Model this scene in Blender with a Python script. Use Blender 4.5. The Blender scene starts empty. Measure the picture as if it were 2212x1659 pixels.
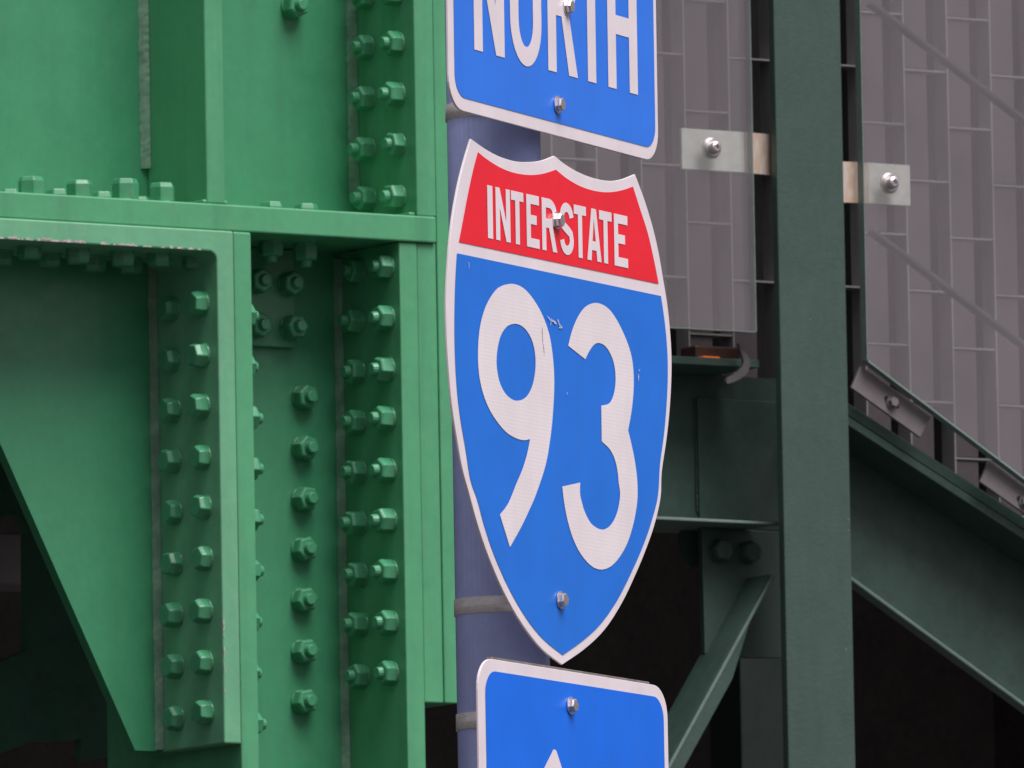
import bpy, bmesh, math, random
from mathutils import Vector, Matrix
from mathutils.geometry import tessellate_polygon
random.seed(7)
SC = bpy.context.scene
COL = SC.collection

# ------------------------------------------------------------------ camera
HFOV = math.radians(4.2)
PITCH = math.atan(0.105)
ROLL = math.radians(1.03)
EYE = Vector((0, 0, 1.6))
PW, PH = 2212.0, 1659.0
FPX = (PW / 2) / math.tan(HFOV / 2)
_F = Vector((0, math.cos(PITCH), math.sin(PITCH)))
_U0 = Vector((0, -math.sin(PITCH), math.cos(PITCH)))
_R0 = Vector((1, 0, 0))
_R = _R0 * math.cos(ROLL) - _U0 * math.sin(ROLL)
_U = _R0 * math.sin(ROLL) + _U0 * math.cos(ROLL)
cam_d = bpy.data.cameras.new('camera')
cam_d.sensor_width = 36
cam_d.lens = 18 / math.tan(HFOV / 2)
cam_d.clip_end = 6000
cam = bpy.data.objects.new('camera', cam_d)
COL.objects.link(cam)
cam.matrix_world = Matrix(((_R.x, _U.x, -_F.x, EYE.x), (_R.y, _U.y, -_F.y, EYE.y),
                           (_R.z, _U.z, -_F.z, EYE.z), (0, 0, 0, 1)))
cam_d.dof.use_dof = True
cam_d.dof.focus_distance = 16.9
cam_d.dof.aperture_fstop = 48
SC.camera = cam

# ------------------------------------------------------------------ sky and sun (overcast)
SUN_AZ = math.radians(137)      # clockwise from +Y
SUN_EL = math.radians(60)
w = bpy.data.worlds.new('World'); SC.world = w; w.use_nodes = True
nt = w.node_tree
bg = nt.nodes['Background']
sky = nt.nodes.new('ShaderNodeTexSky'); sky.sky_type = 'NISHITA'; sky.sun_disc = False
sky.sun_elevation = SUN_EL; sky.sun_rotation = SUN_AZ
sky.air_density = 1.0; sky.dust_density = 4.0; sky.ozone_density = 1.0
hs = nt.nodes.new('ShaderNodeHueSaturation'); hs.inputs['Saturation'].default_value = 0.22
tint = nt.nodes.new('ShaderNodeMix'); tint.data_type = 'RGBA'; tint.blend_type = 'MULTIPLY'
tint.inputs[0].default_value = 1.0
tint.inputs[7].default_value = (1.0, 0.93, 0.965, 1)
nt.links.new(sky.outputs[0], hs.inputs['Color'])
nt.links.new(hs.outputs[0], tint.inputs[6])
nt.links.new(tint.outputs[2], bg.inputs['Color'])
bg.inputs['Strength'].default_value = 0.05
sun_d = bpy.data.lights.new('sun', 'SUN'); sun_d.energy = 2.3; sun_d.angle = math.radians(40)
sun_d.color = (1.0, 0.935, 0.945)
sun = bpy.data.objects.new('sun', sun_d); COL.objects.link(sun)
sdir = Vector((math.sin(SUN_AZ) * math.cos(SUN_EL), math.cos(SUN_AZ) * math.cos(SUN_EL), math.sin(SUN_EL)))
sun.rotation_euler = sdir.to_track_quat('Z', 'Y').to_euler()
sun.location = (10, 5, 20)
SC.view_settings.view_transform = 'Standard'
SC.view_settings.look = 'None'
SC.view_settings.exposure = 0.7
SC.view_settings.gamma = 1.0
SC.view_settings.use_curve_mapping = False
SC.render.filter_size = 2.4

# ------------------------------------------------------------------ placing helpers
def ray(px, py):
    x = (px - PW / 2) / FPX; y = -(py - PH / 2) / FPX
    return _F + _R * x + _U * y

def at(px, py, Y):
    r = ray(px, py)
    return EYE + r * ((Y - EYE.y) / r.y)

class Frame:
    """A vertical working plane: local x along it, local y away from the street, local z up."""
    def __init__(self, o, yaw, tilt=0.0):
        self.o = o.copy(); self.yaw = yaw
        self.m = Matrix.Translation(o) @ Matrix.Rotation(yaw, 4, 'Z') @ Matrix.Rotation(tilt, 4, 'Y')
        self.inv = self.m.inverted()
    def p(self, px, py, y=0.0):
        e = self.inv @ EYE
        r = self.inv.to_3x3() @ ray(px, py)
        t = (y - e.y) / r.y
        q = e + r * t
        return (q.x, q.z)
    def u(self, px, py, y=0.0): return self.p(px, py, y)[0]
    def z(self, px, py, y=0.0): return self.p(px, py, y)[1]

# ------------------------------------------------------------------ objects
def tag(o, label=None, cat=None, group=None, kind=None):
    if label: o['label'] = label
    if cat: o['category'] = cat
    if group: o['group'] = group
    if kind: o['kind'] = kind
    return o

def thing(name, frame, label, cat, group=None):
    o = bpy.data.objects.new(name, None)
    o.empty_display_size = 0.05
    COL.objects.link(o); o.matrix_world = frame.m.copy()
    return tag(o, label, cat, group)

_VARIANT = {}
def link(name, me, mat, parent=None, mtx=None):
    if mat is not None:
        if len(me.materials) == 0: me.materials.append(mat)
        elif me.materials[0] != mat:
            key = (me.name, mat.name)
            if key not in _VARIANT:
                _VARIANT[key] = me.copy(); _VARIANT[key].materials.clear(); _VARIANT[key].materials.append(mat)
            me = _VARIANT[key]
    o = bpy.data.objects.new(name, me)
    COL.objects.link(o)
    if parent is not None: o.parent = parent
    if mtx is not None: o.matrix_local = mtx
    return o

def finish(bm, name, bevel=0.0, smooth=False, segs=2):
    bmesh.ops.recalc_face_normals(bm, faces=bm.faces)
    if bevel > 0:
        es = [e for e in bm.edges if len(e.link_faces) == 2 and e.calc_face_angle(0) > 0.5]
        bmesh.ops.bevel(bm, geom=es, offset=bevel, segments=segs, affect='EDGES', profile=0.5)
    me = bpy.data.meshes.new(name); bm.to_mesh(me); bm.free()
    if smooth:
        for f in me.polygons: f.use_smooth = True
    return me

def box(name, x0, x1, y0, y1, z0, z1, mat, parent=None, bevel=0.002, mtx=None):
    bm = bmesh.new()
    x0, x1 = sorted((x0, x1)); y0, y1 = sorted((y0, y1)); z0, z1 = sorted((z0, z1))
    bmesh.ops.create_cube(bm, size=1.0)
    for v in bm.verts:
        v.co = Vector((x0 + (v.co.x + .5) * (x1 - x0), y0 + (v.co.y + .5) * (y1 - y0), z0 + (v.co.z + .5) * (z1 - z0)))
    return link(name, finish(bm, name, bevel), mat, parent, mtx)

def prism(name, pts, y0, y1, mat, parent=None, bevel=0.0, mtx=None, holes=()):
    """polygon in local x,z pushed from y0 to y1"""
    bm = bmesh.new()
    loops = [list(pts)] + [list(h) for h in holes]
    flat = [Vector((p[0], p[1], 0)) for l in loops for p in l]
    tris = tessellate_polygon([[Vector((p[0], p[1], 0)) for p in l] for l in loops])
    va = [bm.verts.new((p.x, y0, p.y)) for p in flat]
    vb = [bm.verts.new((p.x, y1, p.y)) for p in flat]
    if not holes:
        bm.faces.new(va); bm.faces.new(vb)
    else:
        for t in tris:
            bm.faces.new([va[i] for i in t]); bm.faces.new([vb[i] for i in reversed(t)])
    k = 0
    for l in loops:
        n = len(l)
        for i in range(n):
            j = (i + 1) % n
            bm.faces.new((va[k + i], va[k + j], vb[k + j], vb[k + i]))
        k += n
    return link(name, finish(bm, name, bevel), mat, parent, mtx)

def flat(name, pts, y, mat, parent, holes=()):
    """printed film: one thin layer of a sign face"""
    loops = [list(pts)] + [list(h) for h in holes]
    vv = [Vector((p[0], p[1], 0)) for l in loops for p in l]
    tris = tessellate_polygon([[Vector((p[0], p[1], 0)) for p in l] for l in loops])
    bm = bmesh.new()
    vs = [bm.verts.new((p.x, y, p.y)) for p in vv]
    for t in tris:
        a, b, c = (vv[i] for i in t)
        cr = (b.x - a.x) * (c.y - a.y) - (b.y - a.y) * (c.x - a.x)
        if abs(cr) < 1e-12: continue
        t2 = t if cr > 0 else tuple(reversed(t))
        bm.faces.new([vs[i] for i in t2])
    me = bpy.data.meshes.new(name); bm.to_mesh(me); bm.free()
    return link(name, me, mat, parent)

def ring_rounded(x0, x1, z0, z1, r, n=8):
    pts = []
    for cx, cz, a0 in ((x1 - r, z1 - r, 0), (x0 + r, z1 - r, 90), (x0 + r, z0 + r, 180), (x1 - r, z0 + r, 270)):
        for i in range(n + 1):
            a = math.radians(a0 + 90 * i / n)
            pts.append((cx + r * math.cos(a), cz + r * math.sin(a)))
    return pts

def smooth_loop(pts, n=4):
    """closed Catmull-Rom; a point with a third value is a sharp corner"""
    N = len(pts); out = []
    P = [Vector(p[:2]) for p in pts]; K = [len(p) > 2 for p in pts]
    for i in range(N):
        p1, p2 = P[i], P[(i + 1) % N]
        p0 = P[i - 1] if not K[i] else p1 - (p2 - p1) * .5
        p3 = P[(i + 2) % N] if not K[(i + 1) % N] else p2 + (p2 - p1) * .5
        for k in range(n):
            t = k / n
            q = 0.5 * ((2 * p1) + (p2 - p0) * t + (2 * p0 - 5 * p1 + 4 * p2 - p3) * t * t + (3 * p1 - p0 - 3 * p2 + p3) * t ** 3)
            out.append((q.x, q.y))
    return out

# ------------------------------------------------------------------ materials
def nodes(name):
    m = bpy.data.materials.new(name); m.use_nodes = True
    t = m.node_tree
    return m, t, t.nodes['Principled BSDF']

def noise(t, scale, detail=4, rough=.55, stretch=None, obj=True):
    tc = t.nodes.new('ShaderNodeTexCoord')
    n = t.nodes.new('ShaderNodeTexNoise')
    n.inputs['Scale'].default_value = scale; n.inputs['Detail'].default_value = detail
    n.inputs['Roughness'].default_value = rough
    src = tc.outputs['Object']
    if stretch:
        mp = t.nodes.new('ShaderNodeMapping'); mp.inputs['Scale'].default_value = stretch
        t.links.new(src, mp.inputs[0]); src = mp.outputs[0]
    t.links.new(src, n.inputs['Vector'])
    return n.outputs['Fac']

def ramp(t, fac, stops):
    r = t.nodes.new('ShaderNodeValToRGB')
    els = r.color_ramp.elements
    els[0].position, els[0].color = stops[0][0], (*stops[0][1], 1)
    els[1].position, els[1].color = stops[-1][0], (*stops[-1][1], 1)
    for p, c in stops[1:-1]:
        e = els.new(p); e.color = (*c, 1)
    t.links.new(fac, r.inputs[0])
    return r.outputs[0]

def mix(t, fac, a, b, mode='MIX'):
    m = t.nodes.new('ShaderNodeMix'); m.data_type = 'RGBA'; m.blend_type = mode
    for inp, v in ((m.inputs[0], fac), (m.inputs[6], a), (m.inputs[7], b)):
        if isinstance(v, (int, float)): inp.default_value = v
        elif isinstance(v, tuple): inp.default_value = (*v, 1)
        else: t.links.new(v, inp)
    return m.outputs[2]

def bump(t, bs, h, strength, dist):
    b = t.nodes.new('ShaderNodeBump'); b.inputs['Strength'].default_value = strength
    b.inputs['Distance'].default_value = dist
    t.links.new(h, b.inputs['Height']); t.links.new(b.outputs[0], bs.inputs['Normal'])

def paint(name, col, var=.16, rough=.45, dirt=None, dirt_amt=.5, bumpy=.25, bscale=260, spec=.4, streak=.3):
    m, t, bs = nodes(name)
    lo = tuple(c * (1 - var) for c in col); hi = tuple(min(1, c * (1 + var)) for c in col)
    c = ramp(t, noise(t, 9, 6, .6), [(.3, lo), (.7, hi)])
    c = mix(t, .35, c, ramp(t, noise(t, 70, 3), [(.35, lo), (.65, hi)]))
    if streak:
        s = ramp(t, noise(t, 22, 4, .6, (1, 1, .05)), [(.5, (0, 0, 0)), (.72, (1, 1, 1))])
        sv = t.nodes.new('ShaderNodeMath'); sv.operation = 'MULTIPLY'; sv.inputs[1].default_value = float(streak)
        t.links.new(s, sv.inputs[0])
        c = mix(t, sv.outputs[0], c, tuple(x * .66 + .01 for x in col))
    if dirt:
        d = ramp(t, noise(t, 38, 7, .7), [(.54, (0, 0, 0)), (.66, (1, 1, 1))])
        dv = t.nodes.new('ShaderNodeMath'); dv.operation = 'MULTIPLY'; dv.inputs[1].default_value = dirt_amt
        t.links.new(d, dv.inputs[0])
        c = mix(t, dv.outputs[0], c, dirt)
    t.links.new(c, bs.inputs['Base Color'])
    rr = ramp(t, noise(t, 30, 4), [(.3, (rough - .08,) * 3), (.7, (rough + .1,) * 3)])
    t.links.new(rr, bs.inputs['Roughness'])
    bs.inputs['Specular IOR Level'].default_value = spec
    bump(t, bs, noise(t, bscale, 3), bumpy, .0006)
    return m

def metal(name, col, rough=.35, blotch=None, brush=(1, 1, 1), met=1.0):
    m, t, bs = nodes(name)
    bs.inputs['Metallic'].default_value = met
    c = ramp(t, noise(t, 60, 5, .6, brush), [(.3, tuple(x * .8 for x in col)), (.7, col)])
    if blotch:
        c = mix(t, ramp(t, noise(t, 45, 5, .6, (2, 2, .6)), [(.38, (0, 0, 0)), (.62, (.8, .8, .8))]), c, blotch)
    t.links.new(c, bs.inputs['Base Color'])
    t.links.new(ramp(t, noise(t, 120, 3, .5, brush), [(.3, (rough - .08,) * 3), (.7, (rough + .12,) * 3)]), bs.inputs['Roughness'])
    return m

GREEN = (.048, .272, .130)
M = {}
M['green'] = paint('green_bridge_paint', GREEN, rough=.36, spec=.7, var=.1)
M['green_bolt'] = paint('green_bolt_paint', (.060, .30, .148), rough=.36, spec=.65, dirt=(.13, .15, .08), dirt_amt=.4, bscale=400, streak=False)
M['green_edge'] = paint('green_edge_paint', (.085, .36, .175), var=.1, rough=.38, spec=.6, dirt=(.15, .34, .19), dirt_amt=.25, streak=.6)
M['green_lit'] = paint('green_lit_paint', (.14, .42, .235), var=.1, rough=.4, spec=.6, dirt=(.24, .43, .27), dirt_amt=.3)  # paler green: the light on the lower-left flange is put into the colour
M['weld'] = paint('dusty_green_weld', (.15, .29, .20), var=.3, dirt=(.30, .34, .30), dirt_amt=.6, bumpy=.7, bscale=160, streak=False)
M['chip'] = paint('primer_chip', (.55, .46, .46), streak=False)
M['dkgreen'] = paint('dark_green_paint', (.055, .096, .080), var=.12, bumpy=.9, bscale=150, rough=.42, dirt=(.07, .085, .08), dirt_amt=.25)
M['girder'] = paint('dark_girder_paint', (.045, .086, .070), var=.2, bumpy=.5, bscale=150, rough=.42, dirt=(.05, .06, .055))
M['pole'] = paint('indigo_pole_paint', (.38, .45, .78), var=.1, rough=.34, bumpy=.1, streak=.3)
M['steel'] = metal('stainless_strap', (.98, .94, .92), .3, brush=(1, 1, 6), met=.15)
M['clamp'] = metal('stainless_clamp', (.84, .83, .78), .45, met=.1)
M['clamp_warm'] = metal('warm_reflection_clamp', (.80, .70, .62), .4, blotch=(.62, .42, .28), brush=(6, 6, .4), met=.35)  # warm colours paint a reflection into the bent arm, with rust streaks
M['bracket'] = paint('grey_bracket_paint', (.19, .172, .18), streak=False, bumpy=.3)
M['rust'] = paint('rusty_edge', (.17, .13, .09), var=.4, dirt=(.2, .09, .04), dirt_amt=.7)
M['slab'] = paint('grey_slab', (.124, .100, .109), var=.1, rough=.5, bumpy=.3, bscale=120)
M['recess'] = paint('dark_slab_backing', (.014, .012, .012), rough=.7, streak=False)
M['joint'] = paint('pale_joint', (.34, .32, .33), var=.1, rough=.4, streak=False)
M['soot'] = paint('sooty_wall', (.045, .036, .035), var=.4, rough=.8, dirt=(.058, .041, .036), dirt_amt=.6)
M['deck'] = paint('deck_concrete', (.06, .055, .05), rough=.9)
M['asphalt'] = paint('asphalt', (.055, .053, .052), var=.2, rough=.9, bscale=60, streak=False)

def sheeting(name, col, cell=0.0):
    m, t, bs = nodes(name)
    c = ramp(t, noise(t, 12, 5), [(.3, tuple(x * .93 for x in col)), (.7, tuple(min(1, x * 1.04) for x in col))])
    fl = ramp(t, noise(t, 170, 5, .7), [(.70, (0, 0, 0)), (.76, (.55, .55, .55))])
    c = mix(t, fl, c, (.62, .64, .72))
    fv = ramp(t, noise(t, 30, 5, .6, (1, 1, .08)), [(.45, (0, 0, 0)), (.8, (.22, .22, .22))])
    c = mix(t, fv, c, tuple(x * .72 + .03 for x in col))
    if cell:
        tc = t.nodes.new('ShaderNodeTexCoord')
        sx = t.nodes.new('ShaderNodeSeparateXYZ'); t.links.new(tc.outputs['Object'], sx.inputs[0])
        outs = []
        for ax in ('X', 'Z'):
            mu = t.nodes.new('ShaderNodeMath'); mu.operation = 'MULTIPLY'; mu.inputs[1].default_value = 2 * math.pi / cell
            t.links.new(sx.outputs[ax], mu.inputs[0])
            co = t.nodes.new('ShaderNodeMath'); co.operation = 'COSINE'; t.links.new(mu.outputs[0], co.inputs[0]); outs.append(co.outputs[0])
        mx = t.nodes.new('ShaderNodeMath'); mx.operation = 'MAXIMUM'
        t.links.new(outs[0], mx.inputs[0]); t.links.new(outs[1], mx.inputs[1])
        c = mix(t, ramp(t, mx.outputs[0], [(.75, (0, 0, 0)), (.98, (.5, .5, .5))]), c, tuple(x * .78 for x in col))
    t.links.new(c, bs.inputs['Base Color'])
    bs.inputs['Roughness'].default_value = .38
    bs.inputs['Specular IOR Level'].default_value = .35
    bs.inputs['Coat Weight'].default_value = .15
    bump(t, bs, noise(t, 500, 2), .15, .0003)
    return m
M['white'] = sheeting('white_sheeting', (.87, .80, .84))
M['white_cell'] = sheeting('white_prismatic_sheeting', (.90, .84, .87), cell=.0045)
M['blue'] = sheeting('blue_sheeting', (.010, .190, .80))
M['blue_n'] = sheeting('blue_north_sheeting', (.026, .215, .93))
M['blue_a'] = sheeting('blue_arrow_sheeting', (.002, .175, .92))
M['red'] = sheeting('red_sheeting', (.95, .014, .036))
M['scuff'] = paint('scuff_mark', (.55, .58, .68), streak=False)
M['scuff_dark'] = paint('grey_scuff_mark', (.42, .40, .41), streak=False)
M['alum'] = metal('aluminium_blank', (.62, .57, .53), .45)

def glass():
    m, t, bs = nodes('laminated_glass')
    t.nodes.remove(bs)
    out = t.nodes['Material Output']
    tr = t.nodes.new('ShaderNodeBsdfTransparent'); tr.inputs[0].default_value = (.93, .955, .945, 1)
    gl = t.nodes.new('ShaderNodeBsdfGlossy'); gl.inputs['Roughness'].default_value = .03
    df = t.nodes.new('ShaderNodeBsdfDiffuse'); df.inputs['Color'].default_value = (.62, .52, .585, 1)
    fr = t.nodes.new('ShaderNodeFresnel')
    ge_ = t.nodes.new('ShaderNodeNewGeometry'); mr = t.nodes.new('ShaderNodeMapRange')
    mr.inputs['To Min'].default_value = 1.85; mr.inputs['To Max'].default_value = 1 / 1.85     # the same pane from either side
    t.links.new(ge_.outputs['Backfacing'], mr.inputs['Value']); t.links.new(mr.outputs[0], fr.inputs['IOR'])
    m1 = t.nodes.new('ShaderNodeMixShader'); m2 = t.nodes.new('ShaderNodeMixShader')
    film = ramp(t, noise(t, 14, 5, .6, (1, 1, .25)), [(.3, (.062,) * 3), (.7, (.092,) * 3)])  # pale film paints the veil of reflected sky into the glass
    t.links.new(film, m2.inputs[0])
    t.links.new(fr.outputs[0], m1.inputs[0]); t.links.new(tr.outputs[0], m1.inputs[1]); t.links.new(gl.outputs[0], m1.inputs[2])
    t.links.new(m1.outputs[0], m2.inputs[1]); t.links.new(df.outputs[0], m2.inputs[2])
    t.links.new(m2.outputs[0], out.inputs['Surface'])
    return m
M['glass'] = glass()
M['glass_edge'] = paint('green_glass_edge', (.20, .27, .25), rough=.2, bumpy=0, streak=False)
def emit(name, col, s):
    m, t, bs = nodes(name)
    bs.inputs['Base Color'].default_value = (*col, 1)
    bs.inputs['Emission Color'].default_value = (*col, 1); bs.inputs['Emission Strength'].default_value = s
    return m
M['edge'] = paint('lit_dark_green_edge', (.15, .22, .20), streak=False)  # lighter green paints in the light caught along lower edges and lip
M['lampbody'] = paint('brown_lamp_body', (.05, .022, .016), streak=False)
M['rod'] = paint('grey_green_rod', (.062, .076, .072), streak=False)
M['button'] = metal('polished_button', (.74, .69, .70), .36, met=.85)
M['rear'] = paint('shaded_green_paint', (.045, .13, .085), dirt=(.05, .06, .05), dirt_amt=.5)  # same steel as the green joint, its shade put into a darker colour
M['amber'] = emit('amber_lens', (.8, .15, .02), .10)

# ------------------------------------------------------------------ bolt meshes (axis along local +z)
def hexa(bm, af, z0, z1, chamf=.12):
    r = af / 2 / math.cos(math.pi / 6)
    rings = []
    for z, k in ((z0, 1.0), (z1 - (z1 - z0) * chamf * 1.4, 1.0), (z1, .86)):
        rings.append([bm.verts.new((r * k * math.cos(math.radians(60 * i + 30)), r * k * math.sin(math.radians(60 * i + 30)), z)) for i in range(6)])
    for a, b in zip(rings, rings[1:]):
        for i in range(6): bm.faces.new((a[i], a[(i + 1) % 6], b[(i + 1) % 6], b[i]))
    bm.faces.new(rings[-1])
def disc(bm, r, z0, z1, n=20, top=1.0):
    a = [bm.verts.new((r * math.cos(2 * math.pi * i / n), r * math.sin(2 * math.pi * i / n), z0)) for i in range(n)]
    b = [bm.verts.new((r * top * math.cos(2 * math.pi * i / n), r * top * math.sin(2 * math.pi * i / n), z1)) for i in range(n)]
    for i in range(n): bm.faces.new((a[i], a[(i + 1) % n], b[(i + 1) % n], b[i]))
    bm.faces.new(b)
def bolt_nut():
    bm = bmesh.new(); disc(bm, .0185, 0, .0035); hexa(bm, .033, .0035, .0235); disc(bm, .0098, .0235, .033, 14, .85)
    return finish(bm, 'bolt_nut', .0012)
def bolt_head():
    bm = bmesh.new(); disc(bm, .0185, 0, .0035); hexa(bm, .033, .0035, .0215, .3)
    return finish(bm, 'bolt_head', .0016)
def bolt_tall():
    bm = bmesh.new(); disc(bm, .0195, 0, .003); hexa(bm, .035, .003, .031, .18)
    return finish(bm, 'bolt_tall', .0014)
def sign_bolt():
    bm = bmesh.new(); disc(bm, .0108, 0, .0016); hexa(bm, .0150, .0016, .0085, .25)
    return finish(bm, 'sign_bolt')
def button_bolt():
    bm = bmesh.new(); disc(bm, .0175, 0, .003, 28, 1.0); disc(bm, .0165, .003, .006, 28, .82)
    prof = [(.0100, .006), (.0100, .012), (.0088, .0155), (.0060, .0172), (.0040, .0172), (.0040, .0125)]
    rs = [[bm.verts.new((r * math.cos(2 * math.pi * i / 20), r * math.sin(2 * math.pi * i / 20), z)) for i in range(20)] for r, z in prof]
    for a, b in zip(rs, rs[1:]):
        for i in range(20): bm.faces.new((a[i], a[(i + 1) % 20], b[(i + 1) % 20], b[i]))
    bm.faces.new(rs[-1])
    return finish(bm, 'button_bolt', smooth=False)
ME_TALL = bolt_tall()
ME_NUT, ME_HEAD, ME_SIGN, ME_BUTTON = bolt_nut(), bolt_head(), sign_bolt(), button_bolt()
def bolt(me, parent, pos, axis, mat, name='bolt', spin=None):
    a = Vector(axis).normalized()
    q = a.to_track_quat('Z', 'Y').to_matrix().to_4x4()
    s = spin if spin is not None else random.uniform(0, 1.05)
    return link(name, me, mat, parent, Matrix.Translation(pos) @ q @ Matrix.Rotation(s, 4, 'Z') @ Matrix.Diagonal((1, 1, random.uniform(.86, 1.12), 1)))

# ================================================================== the setting
gb = bmesh.new(); bmesh.ops.create_grid(gb, x_segments=1, y_segments=1, size=2500)
tag(link('ground', finish(gb, 'ground'), M['asphalt']), kind='structure')

YAW = math.radians(33.7)
G = Frame(at(760, 830, 20.8), YAW)
R = Frame(at(1760, 600, 22.0), YAW)

# ------------------------------------------------------------------ under the bridge: back wall, plus unseen deck and side walls added for shade
deck = thing('shade_deck', R, 'unseen concrete deck added above the dark steelwork to shade it', 'deck')
box('deck_slab', -9, 9, .8, 12, 2.2, 2.8, M['deck'], deck, 0)
for i in range(4):
    box('deck_girder', -9, 9, 2.2 + i * 2.4, 2.5 + i * 2.4, 1.5, 2.199, M['girder'], deck, 0)
R0 = R.o.z
bw = thing('abutment_wall', R, 'sooty dark abutment wall in the shade behind the steelwork', 'wall')
box('wall_face', -9, 9, 4.0, 4.4, -R0, 1.499, M['soot'], bw, 0)
box('shade_wall_return', -3.2, -2.9, .9, 3.999, -R0, 2.19, M['soot'], bw, 0)
box('shade_wall_return', 3.2, 3.5, .9, 3.999, -R0, 2.19, M['soot'], bw, 0)

# ================================================================== green bridge joint
YF = -.167
gt = thing('bridge_steel_joint', G, 'bright green bolted steel bridge joint of flanges and webs left of the pole', 'bridge steelwork')
GT = gt
top, bot = 1.6, -G.o.z
g = M['green']; ge = M['green_edge']
# horizontal plate
zT = G.z(672, 453, YF); zB = G.z(672, 510, YF)
xHr = G.u(940, 500, YF)
zB2 = zB - (G.z(250, 483, YF) - G.z(250, 530, YF))       # second plate under it
u_sl, u_sr = G.u(444, 105, YF), G.u(484, 105, YF)         # stiffener
u_f1, u_f2, u_f3 = G.u(897, 210, YF), G.u(939, 210, YF), G.u(968, 210, YF)
u_p1 = G.u(866, 700, YF)
u_l1, u_l2, u_l3 = G.u(466, 828, YF), G.u(503, 828, YF), G.u(542, 828, YF)
zEnd = G.z(492, 1607, YF); zEnd2 = G.z(945, 1518, YF)
# webs
web_u = box('web_plate', -1.5, u_f1 - .0005, 0, .02, zT - .002, top, g, gt, 0)
web_r = box('web_plate', u_l3 - .001, u_p1 - .0005, 0, .02, bot, zB + .002, g, gt, 0)
ga, gc = G.p(0, 957, 0), G.p(292, 1621, 0)
ext = ((ga[0] - gc[0]) * 3 + ga[0], (ga[1] - gc[1]) * 3 + ga[1])
gus = prism('gusset_plate', [gc, (u_l1 - .0005, gc[1]), (u_l1 - .0005, zB2 + .002), (ext[0], zB2 + .002), (ext[0], min(ext[1], zB2 - .05)), ga], 0, .02, g, gt)
# stiffener, flanges
stf = box('stiffener', u_sl, u_sr, YF + .002, -.0005, zT + .0005, top, ge, gt, .003)
fl2 = box('flange_plate', u_f1, u_f2 - .0006, YF, .2, zT + .0005, top, ge, gt, .002)
fl3 = box('flange_plate', u_f2 + .0006, u_f3, YF + .0015, .2, zEnd2, top, ge, gt, .002)
fl1 = box('flange_plate', u_p1, u_f1 - .0006, YF + .001, .2, bot, zB - .0005, ge, gt, .002)
fl2b = box('flange_plate', u_f1 + .0004, u_f2 - .0006, YF + .003, .2, zEnd2, zB - .0005, ge, gt, .002)
hp = box('horizontal_plate', -1.5, xHr, YF - .004, .2, zB, zT, ge, gt, .0025)
# lower angle: horizontal leg turning down into the left plate
yA = YF - .009
r = .014
leg_pts = [(-1.5, zB - .0006), (u_l2 - .0006, zB - .0006), (u_l2 - .0006, zEnd), (u_l1, zEnd), (u_l1, zB2 - r)]
for i in range(1, 6):
    a = math.radians(90 * i / 6)
    leg_pts.append((u_l1 - r + r * math.cos(a), zB2 - r + r * math.sin(a)))
leg_pts += [(u_l1 - r, zB2), (-1.5, zB2)]
ang = prism('corner_flange', leg_pts, yA, -.0005, M['green_lit'], gt, .0025)
box('corner_flange', u_l1, u_l2 - .0006, .0005, .06, zEnd, zB2, ge, gt, 0)
fr2 = box('flange_plate', u_l2 + .0008, u_l3, yA + .002, .2, bot, zB - .0008, ge, gt, .0025)
box('seam_rust', u_l2 - .0004, u_l2 + .0006, yA + .0035, yA + .03, zEnd, zB - .003, M['rust'], ang, 0)
# weld beads (triangular, uneven)
def weld(ux, y, z0, z1, side, leg=.0115, parent=gt):
    bm = bmesh.new(); n = max(2, int(abs(z1 - z0) / .006)); prev = None
    for i in range(n + 1):
        z = z0 + (z1 - z0) * i / n
        l1 = leg * random.uniform(.93, 1.07); l2 = leg * random.uniform(.93, 1.07); m_ = leg * random.uniform(.52, .58)
        ring = [bm.verts.new(p) for p in ((ux, y, z), (ux - side * l1, y, z), (ux - side * m_, y - m_, z), (ux, y - l2, z))]
        if prev:
            for k in range(4): bm.faces.new((prev[k], prev[(k + 1) % 4], ring[(k + 1) % 4], ring[k]))
        else: bm.faces.new(ring)
        prev = ring
    bm.faces.new(prev)
    return link('weld_bead', finish(bm, 'weld_bead'), M['weld'], parent)
weld(u_sl - .0008, -.0008, G.z(312, 365, 0), top, 1)
weld(u_f1 - .0008, -.0008, G.z(760, 425, 0), top, 1)
weld(u_p1 - .0008, -.0008, bot, G.z(720, 560, 0), 1, .0095)
weld(u_l1 - .0008, -.0008, gc[1] + .002, G.z(325, 560, 0), 1, .0095)
# stiffener foot weld
bm = bmesh.new()
for k in range(9):
    a = k / 8
    for s in (0,):
        pass
bm.free()
box('weld_bead', u_sl - .006, u_sr + .006, YF + .004, -.02, zT + .0006, zT + .007, M['green_edge'], gt, .003)
box('weld_bead', u_f1 - .012, u_f1 - .0008, YF + .004, -.02, zT + .0006, zT + .006, M['green_edge'], gt, .002)

# bolts through the flanges: nuts on the left face, two columns
gb_ = M['green_bolt']
def y_at(px, py, ux):
    """depth at which the pixel column meets the plane x = ux"""
    e = G.inv @ EYE; d = G.inv.to_3x3() @ ray(px, py)
    t = (ux - e.x) / d.x
    q = e + d * t
    return q.y, q.z
def flange_row(par, ux, px, ys, me, kx=.012, jit=1):
    for py in ys:
        y, z = y_at(px + kx * (py - 700), py, ux)
        bolt(me, par, (ux, y + random.uniform(-.001, .001), z + random.uniform(-.0012, .0012)), (-1, random.uniform(-.02, .02), random.uniform(-.02, .02)), gb_)
P = 110.0
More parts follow.
